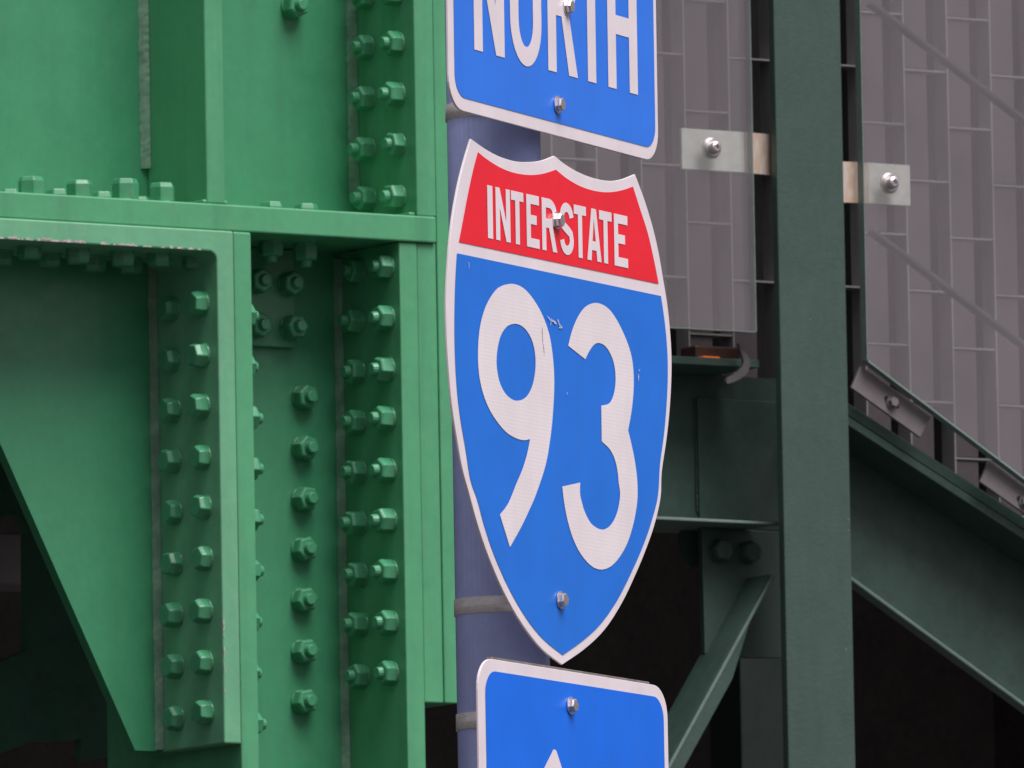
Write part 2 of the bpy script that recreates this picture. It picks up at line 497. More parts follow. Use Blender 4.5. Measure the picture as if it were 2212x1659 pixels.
# measured at the foot of each nut on the plate
flange_row(fl2, u_f1, 868, [-10 - P, -14, 94, 204, 314, 424], ME_NUT)
flange_row(fl2, u_f1, 804, [-4 - P, -6, 104, 214, 324, 432], ME_NUT)
flange_row(fl1, u_p1, 840, [577, 687, 797, 907, 1015, 1124, 1234, 1344, 1456], ME_NUT)
flange_row(fl1, u_p1, 776, [585, 695, 805, 913, 1022, 1131, 1241, 1351, 1462], ME_NUT)
yl = [657, 767, 878, 987, 1097, 1208, 1319, 1430, 1540]
flange_row(ang, u_l1, 440, yl, ME_HEAD)
flange_row(ang, u_l1, 376, [v + 11 for v in yl], ME_HEAD)
for px in (440, 376):                                      # nuts on the far face of the same bolts
    for py in yl:
        y, z = y_at(px + .012 * (py - 700), py, u_l1)
        bolt(ME_NUT, fr2, (u_l3, y, z - .014), (1, 0, 0), gb_)
# web bolts, nuts to the street
for px, py in ((640, 12), (663, 857), (662, 967), (662, 1077), (662, 1186), (662, 1295), (662, 1407), (662, 1515)):
    u_, z_ = G.p(px, py, -.015)
    bolt(ME_NUT, web_u if py < 100 else web_r, (u_, -.0002, z_), (random.uniform(-.02, .02), -1, random.uniform(-.02, .02)), gb_)
# small splice plate
u0, z0 = G.p(640, 752, -.014)
sp = box('splice_plate', u_l3 - .0005, u0, -.014, -.0005, z0, zB - .001, g, gt, .002)
for px, py in ((567, 606), (634, 612), (565, 702), (638, 706)):
    u_, z_ = G.p(px, py, -.03)
    bolt(ME_NUT, sp, (u_, -.0142, z_), (0, -1, 0), gb_)
# vertical bolts in the horizontal plate: heads above, nuts below
for px in (-145, -45, 72, 176, 272, 352):
    u_ = G.u(px, 410, YF + .03)
    bolt(ME_TALL, hp, (u_, YF + .034 + random.uniform(-.003, .003), zT - .0002), (0, 0, 1), gb_)
    bolt(ME_HEAD, hp, (u_ + .012, YF + .115, zT - .0002), (0, 0, 1), gb_)
    u2 = G.u(px - 8, 540, YF + .05)
    if u2 < u_l1 - .03:
        bolt(ME_HEAD, ang, (u2, YF + .05, zB2 + .0002), (0, 0, -1), gb_)
        bolt(ME_HEAD, ang, (u2 - .006, YF + .12, zB2 + .0002), (0, 0, -1), gb_)
bolt(ME_HEAD, ang, (G.u(420, 545, YF + .06), YF + .06, zB2 + .0002), (0, 0, -1), gb_)
for px in (597, 672):
    u_ = G.u(px, 545, YF + .07)
    bolt(ME_NUT, hp, (u_, YF + .085, zB - .0), (0, 0, -1), gb_)
    bolt(ME_HEAD, hp, (u_ + .012, YF + .1, zT - .0002), (0, 0, 1), gb_)
# chipped primer along the lower lip
for i in range(46):
    uu = G.u(random.uniform(-5, 440) if i % 3 else random.uniform(-5, 190), 525, yA)
    wv, hv = random.uniform(.004, .016), random.uniform(.0015, .005)
    pts = [(uu, zB2 + .0008), (uu + wv, zB2 + .0008)]
    for k in range(4): pts.append((uu + wv * (1 - (k + .5) / 4), zB2 + .001 + hv * random.uniform(.3, 1)))
    prism('paint_chip', pts, yA - .0004, yA + .001, M['chip'], ang)
for i in range(14):
    zz = G.z(480, random.uniform(1340, 1500), yA); hv = random.uniform(.004, .012); wv = random.uniform(.0012, .003)
    prism('paint_chip', [(u_l1 + .0006, zz), (u_l1 + wv, zz + hv * .3), (u_l1 + wv * .8, zz + hv * .8), (u_l1 + .0006, zz + hv)], yA - .0004, yA + .001, M['chip'], ang)

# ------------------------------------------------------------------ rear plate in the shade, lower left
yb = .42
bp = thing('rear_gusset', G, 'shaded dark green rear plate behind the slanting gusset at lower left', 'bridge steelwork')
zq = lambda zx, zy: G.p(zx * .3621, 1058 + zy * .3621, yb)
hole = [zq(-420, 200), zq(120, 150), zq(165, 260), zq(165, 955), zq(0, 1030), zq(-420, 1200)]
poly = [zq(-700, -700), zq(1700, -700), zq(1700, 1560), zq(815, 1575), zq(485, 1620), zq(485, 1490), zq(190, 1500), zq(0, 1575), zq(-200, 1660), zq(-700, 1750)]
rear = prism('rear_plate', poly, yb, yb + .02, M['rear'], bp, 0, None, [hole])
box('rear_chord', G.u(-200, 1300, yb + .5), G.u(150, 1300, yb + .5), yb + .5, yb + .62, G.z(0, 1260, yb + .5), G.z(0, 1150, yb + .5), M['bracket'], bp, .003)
br = thing('inner_shade_plate', G, 'unseen dark green plate added behind the green webs to shade the rear steel', 'bridge steelwork')
box('shade_roof_plate', -2.2, .3, .21, 1.4, zB2 + .05, zB2 + .09, M['girder'], br, 0)  # roof and side plate are added out of view to shade the rear steel
box('shade_side_plate', -2.25, -2.2, .21, 1.4, -1.6, zB2 + .05, M['girder'], br, 0)

# ================================================================== dark green frame on the right
post = thing('dark_green_post', R, 'tall dark green painted steel post between the two glass panes', 'post')
pu0, pu1 = R.u(1683, 600, 0), R.u(1827, 600, 0)
pc = (pu0 + pu1) / 2
box('front_flange', pu0, pu1, 0, .016, -R0, 2.1, M['dkgreen'], post, .002)
box('post_web', pc - .006, pc + .006, .0165, .05, -R0, 2.1, M['dkgreen'], post, 0)

for px, py, w_, h2 in ((1828, 1402, .004, .008), (1832, 1122, .006, .004), (1833, 1146, .004, .004), (1700, 1175, .003, .003), (1683, 816, .002, .003), (1750, 690, .006, .003), (1712, 1555, .002, .003)):
    cx_, cz_ = R.p(px, py, 0); pts = []
    for i in range(7):
        a = 2 * math.pi * i / 7; k_ = random.uniform(.35, 1)
        pts.append((min(max(cx_ + w_ * .5 * k_ * math.cos(a), pu0 + .0012), pu1 - .0012), cz_ + h2 * .5 * k_ * math.sin(a)))
    prism('paint_chip', pts, -.0004, .001, M['bracket'], post)
# slab wall behind the glass
YW = .26
wall = thing('slab_wall', R, 'grey slab wall with staggered pale joints behind the glass panes', 'wall')
pitch = (R.u(2137, 200, YW) - R.u(1571, 200, YW)) / 6
rowz = (R.z(1996, 32, YW) - R.z(1996, 507, YW)) / 2
ub = R.u(1571, 200, YW)
zA = R.z(1996, 272, YW)         # joints of the columns starting at 1949, 1760, 1571-189...
SLABS = []
me_slab = None
def girder_y(px):                # where the diagonal girder hides the foot of the wall
    return 1000 + (px - 1840) * .66
for k in range(-4, 11):
    x0 = ub + k * pitch; xs = x0 + pitch * .57; x1 = x0 + pitch
    odd = (k % 2 == 0)           # column 1571 (k=0) joint at 222 -> like 2044 column at 156/394
    z_ref = zA + (rowz / 2 if odd else 0)
    pxm = 1571 + k * 94.5
    zlow = R.z(1500, 812, YW) if k < 2 else (R.z(1840, 850, YW) if k < 3 else R.z(pxm + 40, girder_y(pxm + 40), YW))
    lo = int(math.floor((zlow - z_ref) / rowz)); hi = 9
    for j in range(lo, hi):
        za = max(z_ref + j * rowz + .0022, zlow); zb = z_ref + (j + 1) * rowz - .0022
        if zb - za < .01: continue
        if k not in (1, 2): box('slab', x0 + .0025, xs, YW + random.uniform(-.0015, .0015), YW + .03, za, zb, M['slab'], wall, .0015)
        if z_ref + j * rowz > zlow:
            box('joint_bar', x0 + .003, x1 - .001, YW - .003, YW + .029, z_ref + j * rowz - .0014, z_ref + j * rowz + .0014, M['joint'], wall, 0)
    box('joint_strip', x0 - .0014, x0 + .0014, YW - .005, YW + .03, zlow, zA + hi * rowz, M['joint'], wall, 0)
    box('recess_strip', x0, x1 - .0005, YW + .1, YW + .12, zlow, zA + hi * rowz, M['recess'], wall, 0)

# glass panes
yg0, yg1 = .004, .020
lp = thing('glass_screen', R, 'left glass pane behind the blue signs, beside the dark green post', 'glass pane', 'glass panes')
ue, zb_ = R.p(1633, 716, yg0)
ue_t = R.u(1623, 0, yg0)
prism('glass_sheet', [(-1.1, zb_), (ue, zb_), (ue, 1.9), (-1.1, 1.9)], yg0, yg1, M['glass'], lp)
box('glass_edge', ue + .0003, ue + .0015, yg0, yg1, zb_, 1.9, M['glass_edge'], lp, 0)
box('glass_edge', -1.1, ue, yg0, yg1, zb_ - .0015, zb_ - .0003, M['glass_edge'], lp, 0)
rp = thing('glass_screen', R, 'right glass pane with a slanting lower edge beyond the dark green post', 'glass pane', 'glass panes')
c0 = R.p(1875, 776, yg0); c1 = R.p(2212, 1030, yg0)
sl = (c1[1] - c0[1]) / (c1[0] - c0[0])
ur = c0[0] + 1.0
prism('glass_sheet', [c0, (ur, c0[1] + sl * 1.0), (ur, 1.9), (c0[0], 1.9)], yg0, yg1, M['glass'], rp)
box('glass_edge', c0[0] - .0016, c0[0] - .0003, yg0, yg1, c0[1], 1.9, M['glass_edge'], rp, 0)
prism('glass_edge', [(c0[0], c0[1] - .0005), (ur, c0[1] + sl - .0005), (ur, c0[1] + sl - .004), (c0[0], c0[1] - .004)], yg0, yg1, M['glass_edge'], rp)
# diagonal rods added behind the right pane to imitate slanting reflections
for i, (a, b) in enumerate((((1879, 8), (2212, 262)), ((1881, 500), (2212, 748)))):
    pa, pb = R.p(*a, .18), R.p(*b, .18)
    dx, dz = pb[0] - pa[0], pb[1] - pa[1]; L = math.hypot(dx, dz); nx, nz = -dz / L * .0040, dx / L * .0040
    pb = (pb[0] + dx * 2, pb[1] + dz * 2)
    o = prism('reflection_rod', [(pa[0] - nx, pa[1] - nz), (pb[0] - nx, pb[1] - nz), (pb[0] + nx, pb[1] + nz), (pa[0] + nx, pa[1] + nz)], .17, .19, M['rod'], None, .002, R.m)
    tag(o, ('upper' if i == 0 else 'lower') + ' slanting dark green bar added behind the right glass pane to imitate a reflection', 'brace', 'added slanting bars behind the right pane')

# clamps
def clamp(label, x_flat0, x_flat1, x_end, z0, z1, bx, bz):
    t = thing('glass_clamp', R, label, 'clamp', 'stainless glass clamps on the post')
    yc = yg1 + .002
    box('clamp_plate', x_flat0, x_flat1, yc, yc + .006, z0, z1, M['clamp'], t, .0008)
    s = 1 if x_end > x_flat1 else -1
    e = x_flat1 if s > 0 else x_flat0
    bm = bmesh.new(); vs = []
    n = 6; prof = [(e + s * .0003, yc)]
    for i in range(1, n + 1):
        f = i / n
        prof.append((e + (x_end - e) * f, yc + .010 * min(1, f * 1.4) ** 1.5))
    for (x, y) in prof: vs.append([bm.verts.new((x, y + dy, z)) for dy, z in ((0, z0), (0, z1), (.006, z1), (.006, z0))])
    for a, b in zip(vs, vs[1:]):
        for k in range(4): bm.faces.new((a[k], a[(k + 1) % 4], b[(k + 1) % 4], b[k]))
    bm.faces.new(vs[0]); bm.faces.new(vs[-1])
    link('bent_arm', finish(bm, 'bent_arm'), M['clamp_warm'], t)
    bolt(ME_BUTTON, t, (bx, yg0 - .0003, bz), (0, -1, 0), M['button'], 'button_bolt')
    return t
yc = yg1 + .002
a = R.p(1472, 277, yc); b = R.p(1610, 374, yc); e = pc - .007; bb = R.p(1536, 320, yg0)
zc1 = R.z(1540, 281, yc); zc0 = R.z(1540, 369, yc)
clamp('stainless clamp plate left of the dark green post', a[0], b[0], e, zc0, zc1, bb[0], bb[1])
a = R.p(1868, 0, yc); b = R.p(1958, 0, yc); bb = R.p(1920, 396, yg0)
zc1 = R.z(1900, 353, yc); zc0 = R.z(1900, 441, yc)
clamp('stainless clamp plate right of the dark green post', a[0], b[0], pc + .007, zc0, zc1, bb[0], bb[1])

# diagonal girder
def band(name, pxa, pxb, off0, off1, y0, y1, mat, par, extend=(0, 3), bevel=.0015):
    """bar along the line pxa-pxb (at depth y0); off0, off1 are distances below that line"""
    pa, pb = R.p(*pxa, y0), R.p(*pxb, y0)
    d = Vector((pb[0] - pa[0], pb[1] - pa[1])); L = d.length; d /= L
    n = Vector((d.y, -d.x))
    if n.y > 0: n = -n
    A = Vector(pa) - d * extend[0] * L; B = Vector(pb) + d * extend[1] * L
    return prism(name, [tuple(A + n * off0), tuple(B + n * off0), tuple(B + n * off1), tuple(A + n * off1)], y0, y1, mat, par, bevel)
dg = thing('diagonal_girder', R, 'dark green steel girder slanting down to the right under the glass pane', 'girder')
Ga, Gb = (1840, 876), (2212, 1118)
band('top_flange', Ga, Gb, 0, .018, .06, .25, M['girder'], dg, (.12, 2))
band('cover_plate', Ga, Gb, .0185, .032, .052, .25, M['girder'], dg, (.12, 2))
Gc, Gd = (1844, 1249), (2212, 1518)
pa = R.p(*Ga, .15); pb = R.p(*Gb, .15); pc_ = R.p(*Gc, .15); pd = R.p(*Gd, .15)
def extd(a, b, f): return (a[0] + (b[0] - a[0]) * f, a[1] + (b[1] - a[1]) * f)
prism('girder_web', [extd(pa, pb, -.2), extd(pa, pb, 2.5), extd(pc_, pd, 2.5), extd(pc_, pd, -.2)], .15, .1605, M['girder'], dg)
band('bottom_flange', Gc, Gd, -.001, .0055, .138, .165, M['edge'], dg, (.2, 2), .002)
# slotted brackets along the glass edge
def bracket(label, quad, bolt_px):
    y = .0235
    t = thing('slotted_bracket', R, label, 'bracket', 'slotted brackets under the slanting glass edge')
    prism('bracket_plate', [R.p(*q, y) for q in quad], y, y + .006, M['bracket'], t, .001)
    d = (Vector(R.p(*quad[1], y)) - Vector(R.p(*quad[0], y))).normalized(); n = Vector((-d.y, d.x))
    c = Vector(R.p(*bolt_px, y))
    sl_ = []
    for i in range(20):
        a = 2 * math.pi * i / 20; s = 1 if math.cos(a) > 0 else -1
        v = c + d * (s * .011 + .0045 * math.cos(a)) + n * (.0045 * math.sin(a))
        sl_.append((v.x, v.y))
    prism('slot', sl_, y - .0008, y + .002, M['recess'], t)
    bolt(ME_SIGN, t, (c.x, y - .001, c.y), (0, -1, 0), M['bracket'])
bracket('upper grey slotted bracket beside the dark green post', [(1860, 790), (2013, 897), (1988, 945), (1840, 838)], (1926, 869))
bracket('lower grey slotted bracket at the right edge of the picture', [(2138, 992), (2291, 1099), (2266, 1147), (2118, 1041)], (2212, 1085))

# cross beam left of the post
cb = thing('cross_beam', R, 'dark green cross beam with rusty lower flange right of the shield', 'beam')
xl = -1.6; xr = pu0 + .03
zt = R.z(1540, 773, .05)
box('top_flange', xl, R.u(1640, 775, .05), .05, .24, zt - .012, zt, M['girder'], cb, .001)
zbm = R.z(1550, 1122, .06)
box('beam_web', xl, xr + .12, .17, .182, zbm + .0005, zt - .0125, M['girder'], cb, 0)
box('bottom_flange', xl, R.u(1682, 1130, .06), .06, .24, zbm - .0045, zbm, M['edge'], cb, .001)
box('rusty_strip', xl, R.u(1600, 1115, .165), .156, .1635, zbm + .001, zbm + .012, M['rust'], cb, .002)
zw0, zw1 = R.z(1504, 1106, .168), R.z(1504, 862, .168)
for i in range(40):
    zz = zw0 + (zw1 - zw0) * i / 40
    box('weld_dot', R.u(1504, 1000, .168) - .002 + random.uniform(-.0006, .0006), R.u(1504, 1000, .168) + .002, .166, .1699, zz, zz + (zw1 - zw0) / 40 * random.uniform(.4, .85), M['dkgreen'], cb, .001)
box('web_doubler', R.u(1509, 1000, .165), xr + .12, .164, .1695, zbm + .012, R.z(1560, 862, .165), M['girder'], cb, .001)

# gusset with lug under the cross beam
gs = thing('hanger_gusset', R, 'bolted dark green gusset plate hanging under the cross beam', 'gusset')
yq = .14
prism('gusset_plate', [R.p(1516, 1140, yq), R.p(1690, 1150, yq), R.p(1690, 1421, yq), R.p(1620, 1421, yq), R.p(1523, 1412, yq)], yq, yq + .012, M['dkgreen'], gs, .001)
lug = [R.p(1512, 1140, yq + .05)]
cxy = R.p(1512, 1168, yq + .05); rad = R.u(1512, 1168, yq + .05) - R.u(1473, 1168, yq + .05)
for i in range(9):
    a = math.radians(90 + 22 + (180 - 22) * i / 8 * .8)
    lug.append((cxy[0] + rad * math.cos(a), cxy[1] + rad * 1.5 * math.sin(a) - (.0 if i else 0)))
lug.append(R.p(1512, 1225, yq + .05))
prism('lug', lug, yq + .05, yq + .06, M['dkgreen'], gs)
for px, py in ((1550, 1190), (1612, 1194)):
    c = R.p(px, py, yq)
    bolt(ME_HEAD, gs, (c[0], yq - .0002, c[1]), (0, -1, 0), M['dkgreen'])

# angle brace
ab = thing('angle_brace', R, 'slanting dark green angle brace below the cross beam', 'brace')
yb2 = .07
A0, A1 = (1668, 1240), (1452, 1636)
pa, pb = Vector(R.p(*A0, yb2)), Vector(R.p(*A1, yb2))
d = (pb - pa).normalized(); n = Vector((-d.y, d.x))
if n.x < 0: n = -n
L = (pb - pa).length
prism('face_leg', [tuple(pa + d * (L * .16)), tuple(pa + d * (L * .52) + n * .028), tuple(pa + d * (L * 2.4) + n * .028), tuple(pa + d * L * 2.4)], yb2, yb2 + .008, M['dkgreen'], ab, .0015)
prism('edge_lip', [tuple(pa), tuple(pa + d * L * 2.4), tuple(pa + d * L * 2.4 + n * .005), tuple(pa + n * .005)], yb2 - .002, yb2 - .0002, M['edge'], ab, .0006)
prism('back_leg', [tuple(pa), tuple(pa + d * L * 2.4), tuple(pa + d * L * 2.4 + n * .008), tuple(pa + n * .008)], yb2 + .0085, yb2 + .085, M['girder'], ab)
c = R.p(1606, 1388, yb2)
bolt(ME_SIGN, ab, (c[0], yb2 + .062, c[1]), (0, -1, 0), M['dkgreen'])
# dim post far behind; its near-black paint carries the shade
M['post_shade'] = paint('shaded_post_paint', (.018, .029, .025), var=.3)
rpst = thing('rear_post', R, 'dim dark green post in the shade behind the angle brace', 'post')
box('post_face', R.u(1600, 1500, 2.3), R.u(1700, 1500, 2.3), 2.3, 2.4, -R0, .2, M['post_shade'], rpst, .003)

# amber lamp and pale hook on the cross beam
al = thing('amber_marker_lamp', R, 'small amber marker lamp glowing below the left glass pane', 'lamp')
la = R.p(1519, 752, .12); lb = R.p(1562, 768, .12)
box('lamp_lens', la[0], lb[0] - .006, .12, .135, zt + .0085, zt + .0115, M['amber'], al, .001)
box('lamp_base', la[0] - .004, lb[0] + .045, .136, .18, zt + .0006, zt + .03, M['lampbody'], al, .003)
M['hookp'] = paint('dull_hook_paint', (.085, .078, .078), streak=False)
hk = thing('pale_hook', R, 'pale curved hook strap under the end of the cross beam flange', 'hook')
hp_ = [(1596, 742), (1612, 762), (1620, 785), (1614, 806), (1596, 820), (1572, 829), (1571, 817), (1590, 806), (1603, 792), (1606, 778), (1600, 760)]
prism('hook_strap', smooth_loop([R.p(x, y, .03) for x, y in hp_], 3), .03, .036, M['hookp'], hk)

# ================================================================== sign pole and signs
IN = .0254
DS = 16.70
thS, thN, thA = math.radians(63.8), math.radians(65.5), math.radians(64.6)
poleP = at(1076, 830, DS + .036)
PF = Frame(Vector((poleP.x, poleP.y, 0)), thS)
PR = .0565
def tube(name, r, z0, z1, mat, parent, n=48, cap=True, mtx=None, r_in=None):
    bm = bmesh.new()
    a = [bm.verts.new((r * math.cos(2 * math.pi * i / n), r * math.sin(2 * math.pi * i / n), z0)) for i in range(n)]
    b = [bm.verts.new((r * math.cos(2 * math.pi * i / n), r * math.sin(2 * math.pi * i / n), z1)) for i in range(n)]
    for i in range(n): bm.faces.new((a[i], a[(i + 1) % n], b[(i + 1) % n], b[i]))
    bm.faces.new(a); bm.faces.new(b)
    me = finish(bm, name, .0006 if r_in else 0)
    for f in me.polygons: f.use_smooth = len(f.vertices) == 4
    return link(name, me, mat, parent, mtx)
sp_ = thing('sign_pole', PF, 'indigo blue round steel pole carrying the three signs', 'pole')
tube('shaft', PR, .02, 5.6, M['pole'], sp_)
tube('base_plate', .15, 0.004, .03, M['pole'], sp_, 24)
tube('cap', PR + .003, 5.6, 5.62, M['pole'], sp_)

def strap(parent, pf, px, py, off, buckle=None):
    """steel band round the pole with a bracket reaching to the sign back"""
    zc = PF.z(px, py, -PR * .7) + PF.o.z
    h = .0098
    inv = pf.m.inverted()
    loc = inv @ Vector((PF.o.x, PF.o.y, zc))
    t = tube('band_strap', PR + .0016, -h, h, M['steel'], parent, mtx=Matrix.Translation(loc))
    box('bracket_block', loc.x - .02, loc.x + .02, .0035, loc.y - PR * .8, loc.z - .012, loc.z + .012, M['steel'], parent, .002)
    if buckle is not None:
        a = math.radians(buckle)
        bx_ = Matrix.Translation(loc) @ Matrix.Rotation(a, 4, 'Z') @ Matrix.Translation((PR + .002, 0, 0))
        box('band_buckle', -.0005, .007, -.007, .007, -h * 1.15, h * 1.15, M['steel'], parent, .002, bx_)

# zoom-picture tracing helpers (source regions at x0=1100)
def z1(p): return (938.7 + p[0] * .32922, p[1] * .32922)
def z2(p): return (938.7 + p[0] * .32922, 512.0 + p[1] * .32922)
def z3(p): return (938.7 + p[0] * .36206, 1058.2 + p[1] * .36206)
def tr(fr, seq, y=0.0):
    out = []
    for f, pts in seq:
        for p in pts:
            q = fr.p(*f(p[:2]), y)
            out.append((q[0], q[1], 1) if len(p) > 2 else q)
    return out

# ---- shield
SF = Frame(at(1206, 887, DS), thS)
sh = thing('interstate_shield', SF, 'red and blue interstate 93 shield sign in the middle of the pole', 'road sign', 'signs on the pole')
outer = tr(SF, [(z1, [(240, 910, 1), (330, 975), (430, 1028), (540, 1060), (640, 1062), (715, 1050), (787, 1022, 1), (860, 1080), (950, 1132), (1050, 1170), (1150, 1187), (1235, 1175), (1316, 1143, 1), (1378, 1310), (1430, 1480), (1468, 1640)]),
    (z2, [(1500, 270), (1532, 470), (1552, 700), (1556, 880), (1546, 1100), (1524, 1320), (1492, 1540)]),
    (z3, [(1350, 40), (1318, 190), (1268, 340), (1200, 505), (1116, 680), (1014, 836), (896, 950), (762, 1043, 1),
          (640, 948), (520, 795), (412, 605), (322, 395), (258, 205), (207, 20)]),
    (z2, [(184, 1520), (145, 1300), (115, 1100), (97, 900), (84, 700), (78, 500), (81, 330), (92, 150)]),
    (z1, [(98, 1620), (116, 1450), (150, 1250), (190, 1080)])])
prism('sign_blank', smooth_loop(outer, 4), 0, .003, M['white'], sh, .0006)
red = tr(SF, [(z1, [(285, 997, 1), (340, 1042), (430, 1098), (520, 1133), (620, 1148), (710, 1140), (797, 1113, 1), (870, 1172), (960, 1223), (1060, 1254), (1150, 1261), (1230, 1248), (1302, 1224, 1), (1352, 1380), (1400, 1530)]),
    (z2, [(1440, 150), (1471, 307, 1)]), (z1, [(160, 1588, 1), (187, 1450), (220, 1275), (252, 1125)])], -.0006)
flat('red_panel', smooth_loop(red, 4), -.0006, M['red'], sh)
blue = tr(SF, [(z2, [(148, 106, 1), (1486, 387, 1), (1506, 520), (1523, 680), (1531, 850), (1526, 1050), (1508, 1280), (1480, 1490)]),
    (z3, [(1334, 30), (1302, 165), (1250, 320), (1180, 482), (1090, 660), (990, 802), (885, 900), (766, 986, 1),
          (650, 892), (550, 768), (450, 598), (360, 398), (300, 222), (256, 60)]),
    (z2, [(236, 1590), (204, 1390), (170, 1190), (148, 1000), (136, 800), (132, 600), (134, 400), (140, 240)])], -.0006)
flat('blue_panel', smooth_loop(blue, 4), -.0006, M['blue'], sh)
nine = tr(SF, [(z2, [(490, 308), (420, 332), (370, 390), (330, 470), (302, 570), (288, 680), (285, 800), (295, 920), (320, 1030), (360, 1130), (410, 1210), (470, 1280), (530, 1318), (585, 1333), (626, 1326, 1), (608, 1420), (578, 1520), (535, 1622)]),
    (z3, [(440, 80), (390, 147, 1), (450, 342, 1), (518, 220), (570, 110), (608, 20)]),
    (z2, [(728, 1500), (757, 1340), (775, 1180), (785, 1000), (782, 850), (765, 700), (740, 595), (700, 495), (650, 410), (595, 345), (545, 315)])], -.0012)
nhole = tr(SF, [(z2, [(518, 570), (470, 592), (430, 660), (410, 760), (408, 850), (425, 945), (460, 1020), (505, 1063), (550, 1074), (600, 1050), (640, 980), (660, 880), (661, 780), (642, 685), (605, 615), (562, 578)])], -.0012)
flat('numeral', smooth_loop(nine, 4), -.0012, M['white_cell'], sh, [smooth_loop(nhole, 4)])
three = tr(SF, [(z2, [(877, 713, 1), (900, 622), (937, 530), (985, 462), (1040, 434), (1092, 439), (1145, 474), (1192, 537), (1235, 620), (1270, 705), (1294, 790), (1305, 880), (1307, 970), (1302, 1060), (1290, 1160), (1270, 1268, 1), (1290, 1350), (1310, 1445), (1325, 1545)]),
    (z3, [(1211, -20), (1210, 60), (1200, 135), (1182, 220), (1150, 318), (1108, 395), (1060, 450), (1010, 474), (960, 468), (910, 430), (860, 362), (820, 272), (790, 165), (772, 65)]),
    (z2, [(838, 1637, 1), (956, 1611, 1)]),
    (z3, [(868, 20), (878, 70), (897, 132), (930, 195), (972, 229), (1010, 236), (1048, 213), (1080, 160), (1100, 90), (1107, 20)]),
    (z2, [(1208, 1610), (1200, 1530), (1180, 1450), (1148, 1390), (1097, 1340, 1), (1094, 1106, 1), (1142, 1094), (1170, 1050), (1185, 980), (1187, 900), (1175, 822), (1150, 758), (1118, 714), (1080, 695), (1048, 706), (1018, 745), (989, 802, 1)])], -.0012)
flat('numeral', smooth_loop(three, 4), -.0012, M['white_cell'], sh)

# ---- lettering in the highway alphabet: outlines in a unit box (0..w, 0..1)
def offset_stroke(pts, s):
    L, Rr = [], []
    for i, p in enumerate(pts):
        p = Vector(p); a = Vector(pts[max(i - 1, 0)]); b = Vector(pts[min(i + 1, len(pts) - 1)])
        d = (b - a).normalized(); n = Vector((-d.y, d.x)) * s / 2
        L.append(tuple(p + n)); Rr.append(tuple(p - n))
    return L + Rr[::-1]
def arc(cx, cz, rx, rz, a0, a1, n=10):
    return [(cx + rx * math.cos(math.radians(a0 + (a1 - a0) * i / n)), cz + rz * math.sin(math.radians(a0 + (a1 - a0) * i / n))) for i in range(n + 1)]
def glyph(ch, w, h, s, sh_):
    """outline, holes; s = upright stroke, sh_ = level stroke"""
    if ch == 'I': return [(0, 0), (w, 0), (w, h), (0, h)], []
    if ch == 'N': return [(0, 0), (s, 0), (s, h * .62), (w - s, 0), (w, 0), (w, h), (w - s, h), (w - s, h * .38), (s, h), (0, h)], []
    if ch == 'T':
        c = w / 2
        return [(c - s / 2, 0), (c + s / 2, 0), (c + s / 2, h - sh_), (w, h - sh_), (w, h), (0, h), (0, h - sh_), (c - s / 2, h - sh_)], []
    if ch == 'E':
        m = h * .53
        return [(0, 0), (w, 0), (w, sh_), (s, sh_), (s, m - sh_ / 2), (w * .8, m - sh_ / 2), (w * .8, m + sh_ / 2), (s, m + sh_ / 2), (s, h - sh_), (w, h - sh_), (w, h), (0, h)], []
    if ch == 'H':
        m = h * .5
        return [(0, 0), (s, 0), (s, m - sh_ / 2), (w - s, m - sh_ / 2), (w - s, 0), (w, 0), (w, h), (w - s, h), (w - s, m + sh_ / 2), (s, m + sh_ / 2), (s, h), (0, h)], []
    if ch == 'A':
        c = w / 2; k = s * .58
        out = [(0, 0), (s * 1.05, 0), (s * 1.05 + .2 * (c - s), h * .2), (w - s * 1.05 - .2 * (c - s), h * .2), (w - s * 1.05, 0), (w, 0), (c + k, h), (c - k, h)]
        f0 = .2 + sh_ / h
        lx = lambda f: s * 1.08 + (c - s * 1.02) * f
        return out, [[(lx(f0), h * f0), (w - lx(f0), h * f0), (c, h * .80)]]
    if ch == 'O':
        rx = w / 2; rz = min(h / 2, w * .62)
        out = arc(rx, h - rz, rx, rz, 0, 180, 16) + arc(rx, rz, rx, rz, 180, 360, 16)
        hx = rx - s; hz = rz - sh_
        return out, [arc(rx, h - rz, hx, hz, 0, 180, 14) + arc(rx, rz, hx, hz, 180, 360, 14)]
    if ch == 'R':
        b = h * .44; rz = (h - b) / 2; cx = w - rz * .9
        cx = w * .5
        out = [(0, 0), (s, 0), (s, b), (w * .47, b), (w - s * 1.05, 0), (w, 0), (w * .72, b + sh_ * .25)] + arc(cx, b + rz, w - cx, rz, -62, 90, 12) + [(0, h)]
        return out, [[(s, b + sh_)] + arc(cx, b + rz, w - cx - s, rz - sh_, -90, 90, 10) + [(s, h - sh_)]]
    if ch == 'S':
        rx = w / 2 - s / 2; q = h / 4 + sh_ * .0
        rzt = (h - sh_) / 4
        pts = arc(w / 2, h - sh_ / 2 - rzt, rx, rzt, 5, 180, 12)
        pts += [(w / 2 - rx * .85, h * .57), (w / 2 - rx * .35, h * .525), (w / 2 + rx * .35, h * .465), (w / 2 + rx * .85, h * .41)]
        pts += arc(w / 2, sh_ / 2 + rzt, rx, rzt, 0, -175, 12)
        return offset_stroke(pts, s), []
def text_row(parent, y, mat, chars, base, h, s, sh_):
    for ch, x0, x1, zb in chars:
        o, hl = glyph(ch, x1 - x0, h, s, sh_)
        f = lambda l: [(p[0] + x0, p[1] + zb) for p in l]
        flat('letter', f(o), y, mat, parent, [f(q) for q in hl])
rowz_ = lambda xx: 1565 + (xx - 370) * .2165
chars = []
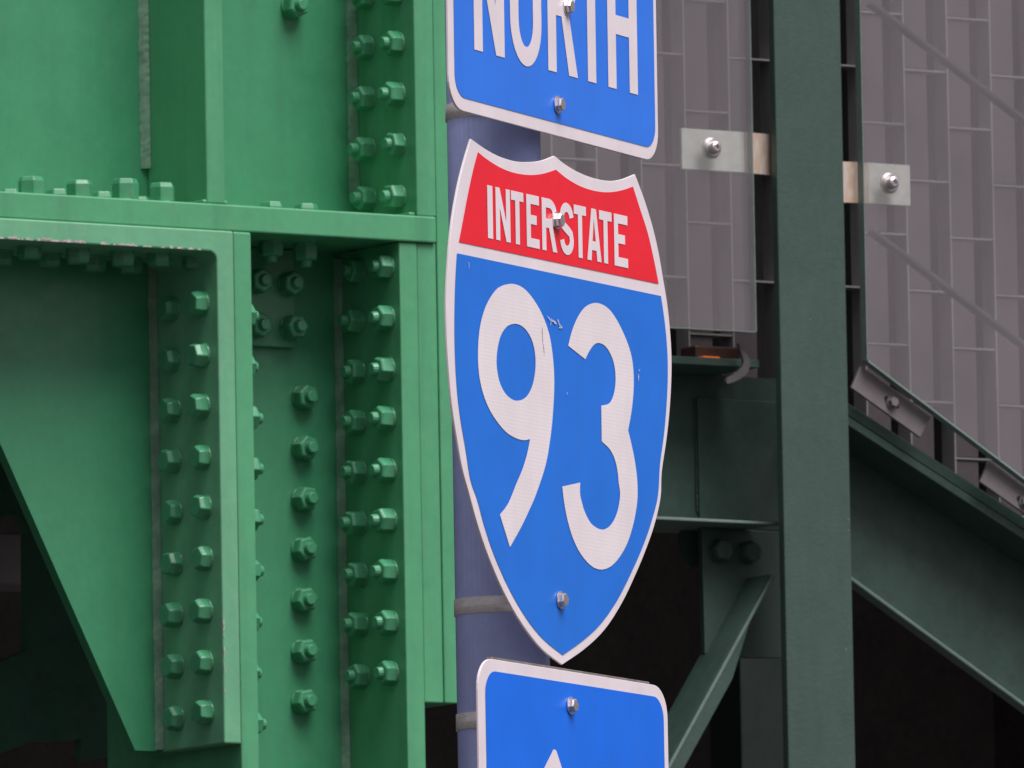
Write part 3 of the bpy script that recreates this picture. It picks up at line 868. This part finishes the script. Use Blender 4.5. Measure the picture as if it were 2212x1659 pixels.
for ch, a_, b_ in (('I', 351, 385), ('N', 405, 500), ('T', 507, 588), ('E', 607, 690), ('R', 708, 806), ('S', 826, 916), ('T', 919, 999), ('A', 1003, 1096), ('T', 1085, 1167), ('E', 1182, 1271)):
    xm = (a_ + b_) / 2
    q0 = SF.p(*z1((a_, rowz_(a_))), -.0012); q1 = SF.p(*z1((b_, rowz_(b_))), -.0012)
    chars.append((ch, q0[0], q1[0], (q0[1] + q1[1]) / 2))
h_ = SF.z(*z1((500, 1250)), -.0012) - SF.z(*z1((500, 1250 + 345)), -.0012)
text_row(sh, -.0012, M['white'], chars, 0, h_, .0112, .0112)
for px, py in ((1206, 476), (1215, 1296)):
    c = SF.p(px, py, -.004)
    bolt(ME_SIGN, sh, (c[0], -.0013, c[1]), (0, -1, 0), M['button'])
strap(sh, SF, 1060, 515, 0, 215)
strap(sh, SF, 1045, 1292, 0)
# scuffs
def scuffs(par, fr, spots, mat):
    for cx, cz, L, wd, an in spots:
        c = Vector(fr.p(cx, cz, -.0016)); d = Vector((math.cos(an), math.sin(an))); n = Vector((-d.y, d.x))
        pts = []
        for i in range(7): pts.append(c + d * (L * (i / 6 - .5)) + n * wd * random.uniform(.2, 1) * math.sin(math.pi * (i + .4) / 6.8))
        for i in range(6, -1, -1): pts.append(c + d * (L * (i / 6 - .5)) - n * wd * random.uniform(.2, 1) * math.sin(math.pi * (i + .4) / 6.8) - n * .0001)
        flat('scuff_mark', [tuple(p) for p in pts], -.0017, mat, par)
scuffs(sh, SF, [(1186, 688, .012, .0016, -.5), (1196, 694, .018, .0022, -.3), (1208, 700, .014, .003, -.9), (1211, 707, .010, .0025, .1), (1190, 697, .008, .0014, 1.1),
                (1013, 573, .009, .0010, 1.57), (1379, 815, .010, .0018, 1.4), (1381, 800, .005, .001, .6), (1225, 850, .004, .001, 1.2)], M['scuff'])
scuffs(sh, SF, [(1172, 725, .022, .0012, 1.62), (1175, 755, .014, .0008, 1.75)], M['scuff_dark'])

# ---- NORTH sign
c = at(*z1((795, 889)), DS - .004)
NF = Frame(c, thN, math.radians(.35))
ns = thing('direction_sign', NF, 'blue NORTH direction sign at the top of the pole', 'road sign', 'signs on the pole')
W2 = 12 * IN
prism('sign_blank', ring_rounded(-W2, W2, 0, 12 * IN, 1.5 * IN), 0, .003, M['white'], ns, .0006)
flat('blue_panel', ring_rounded(-W2 + .62 * IN, W2 - .38 * IN, .62 * IN, 11.5 * IN, 1.1 * IN), -.0006, M['blue_n'], ns)
chars = []
for ch, a_, b_, yb_ in (('N', 261, 461, 332), ('O', 500, 706, 445), ('R', 747, 941, 475), ('T', 947, 1122, 0), ('H', 1141, 1335, 0)):
    xm = (a_ + b_) / 2
    base = lambda xx: 332 + (xx - 290) * .2785
    q0 = NF.p(*z1((a_, base(a_) )), -.0012); q1 = NF.p(*z1((b_, base(b_))), -.0012)
    zb0 = (q0[1] + q1[1]) / 2
    chars.append((ch, q0[0], q1[0], zb0 - (.003 if ch == 'O' else 0)))
hN = 6.25 * IN
text_row(ns, -.0012, M['white'], chars, 0, hN, .0245, .0235)
for px, py in ((1229, 14), (1209, 226)):
    c = NF.p(px, py, -.004)
    bolt(ME_SIGN, ns, (c[0], -.0013, c[1]), (0, -1, 0), M['button'])
strap(ns, NF, 1030, 217, 0)

# ---- arrow sign
c = at(*z3((830, 1087)), DS - .002)
AF = Frame(c, thA)
ar = thing('arrow_sign', AF, 'blue arrow sign at the bottom, its arrow tip cut by the picture edge', 'road sign', 'signs on the pole')
W3 = 10.5 * IN
prism('sign_blank', ring_rounded(-W3, W3, -15 * IN, 0, 1.5 * IN), 0, .003, M['white'], ar, .0006)
flat('blue_panel', ring_rounded(-W3 + .75 * IN, W3 - .5 * IN, -14.4 * IN, -.56 * IN, 1.1 * IN), -.0006, M['blue_a'], ar)
box('top_lip', -W3 + 1.9 * IN, W3 - 1.7 * IN, .0035, .012, -.002, .0035, M['alum'], ar, .001)
tp = Vector(AF.p(*z3((718, 1549)), -.0012))
k = IN
arrow = [(-.34 * k, -.22 * k), (-.18 * k, -.04 * k), (.0, .0), (.18 * k, -.04 * k), (.34 * k, -.22 * k), (2.6 * k, -2.7 * k), (2.0 * k, -3.3 * k), (.55 * k, -1.9 * k), (.55 * k, -8 * k), (-.55 * k, -8 * k), (-.55 * k, -1.9 * k), (-2.0 * k, -3.3 * k), (-2.6 * k, -2.7 * k)]
rot = math.radians(-6)
arrow = [(tp.x + x * math.cos(rot) - z * math.sin(rot), tp.y + x * math.sin(rot) + z * math.cos(rot)) for x, z in arrow]
flat('arrow', arrow, -.0012, M['white'], ar)
c = AF.p(1237, 1524, -.004)
bolt(ME_SIGN, ar, (c[0], -.0013, c[1]), (0, -1, 0), M['button'])
strap(ar, AF, 1040, 1540, 0, 200)
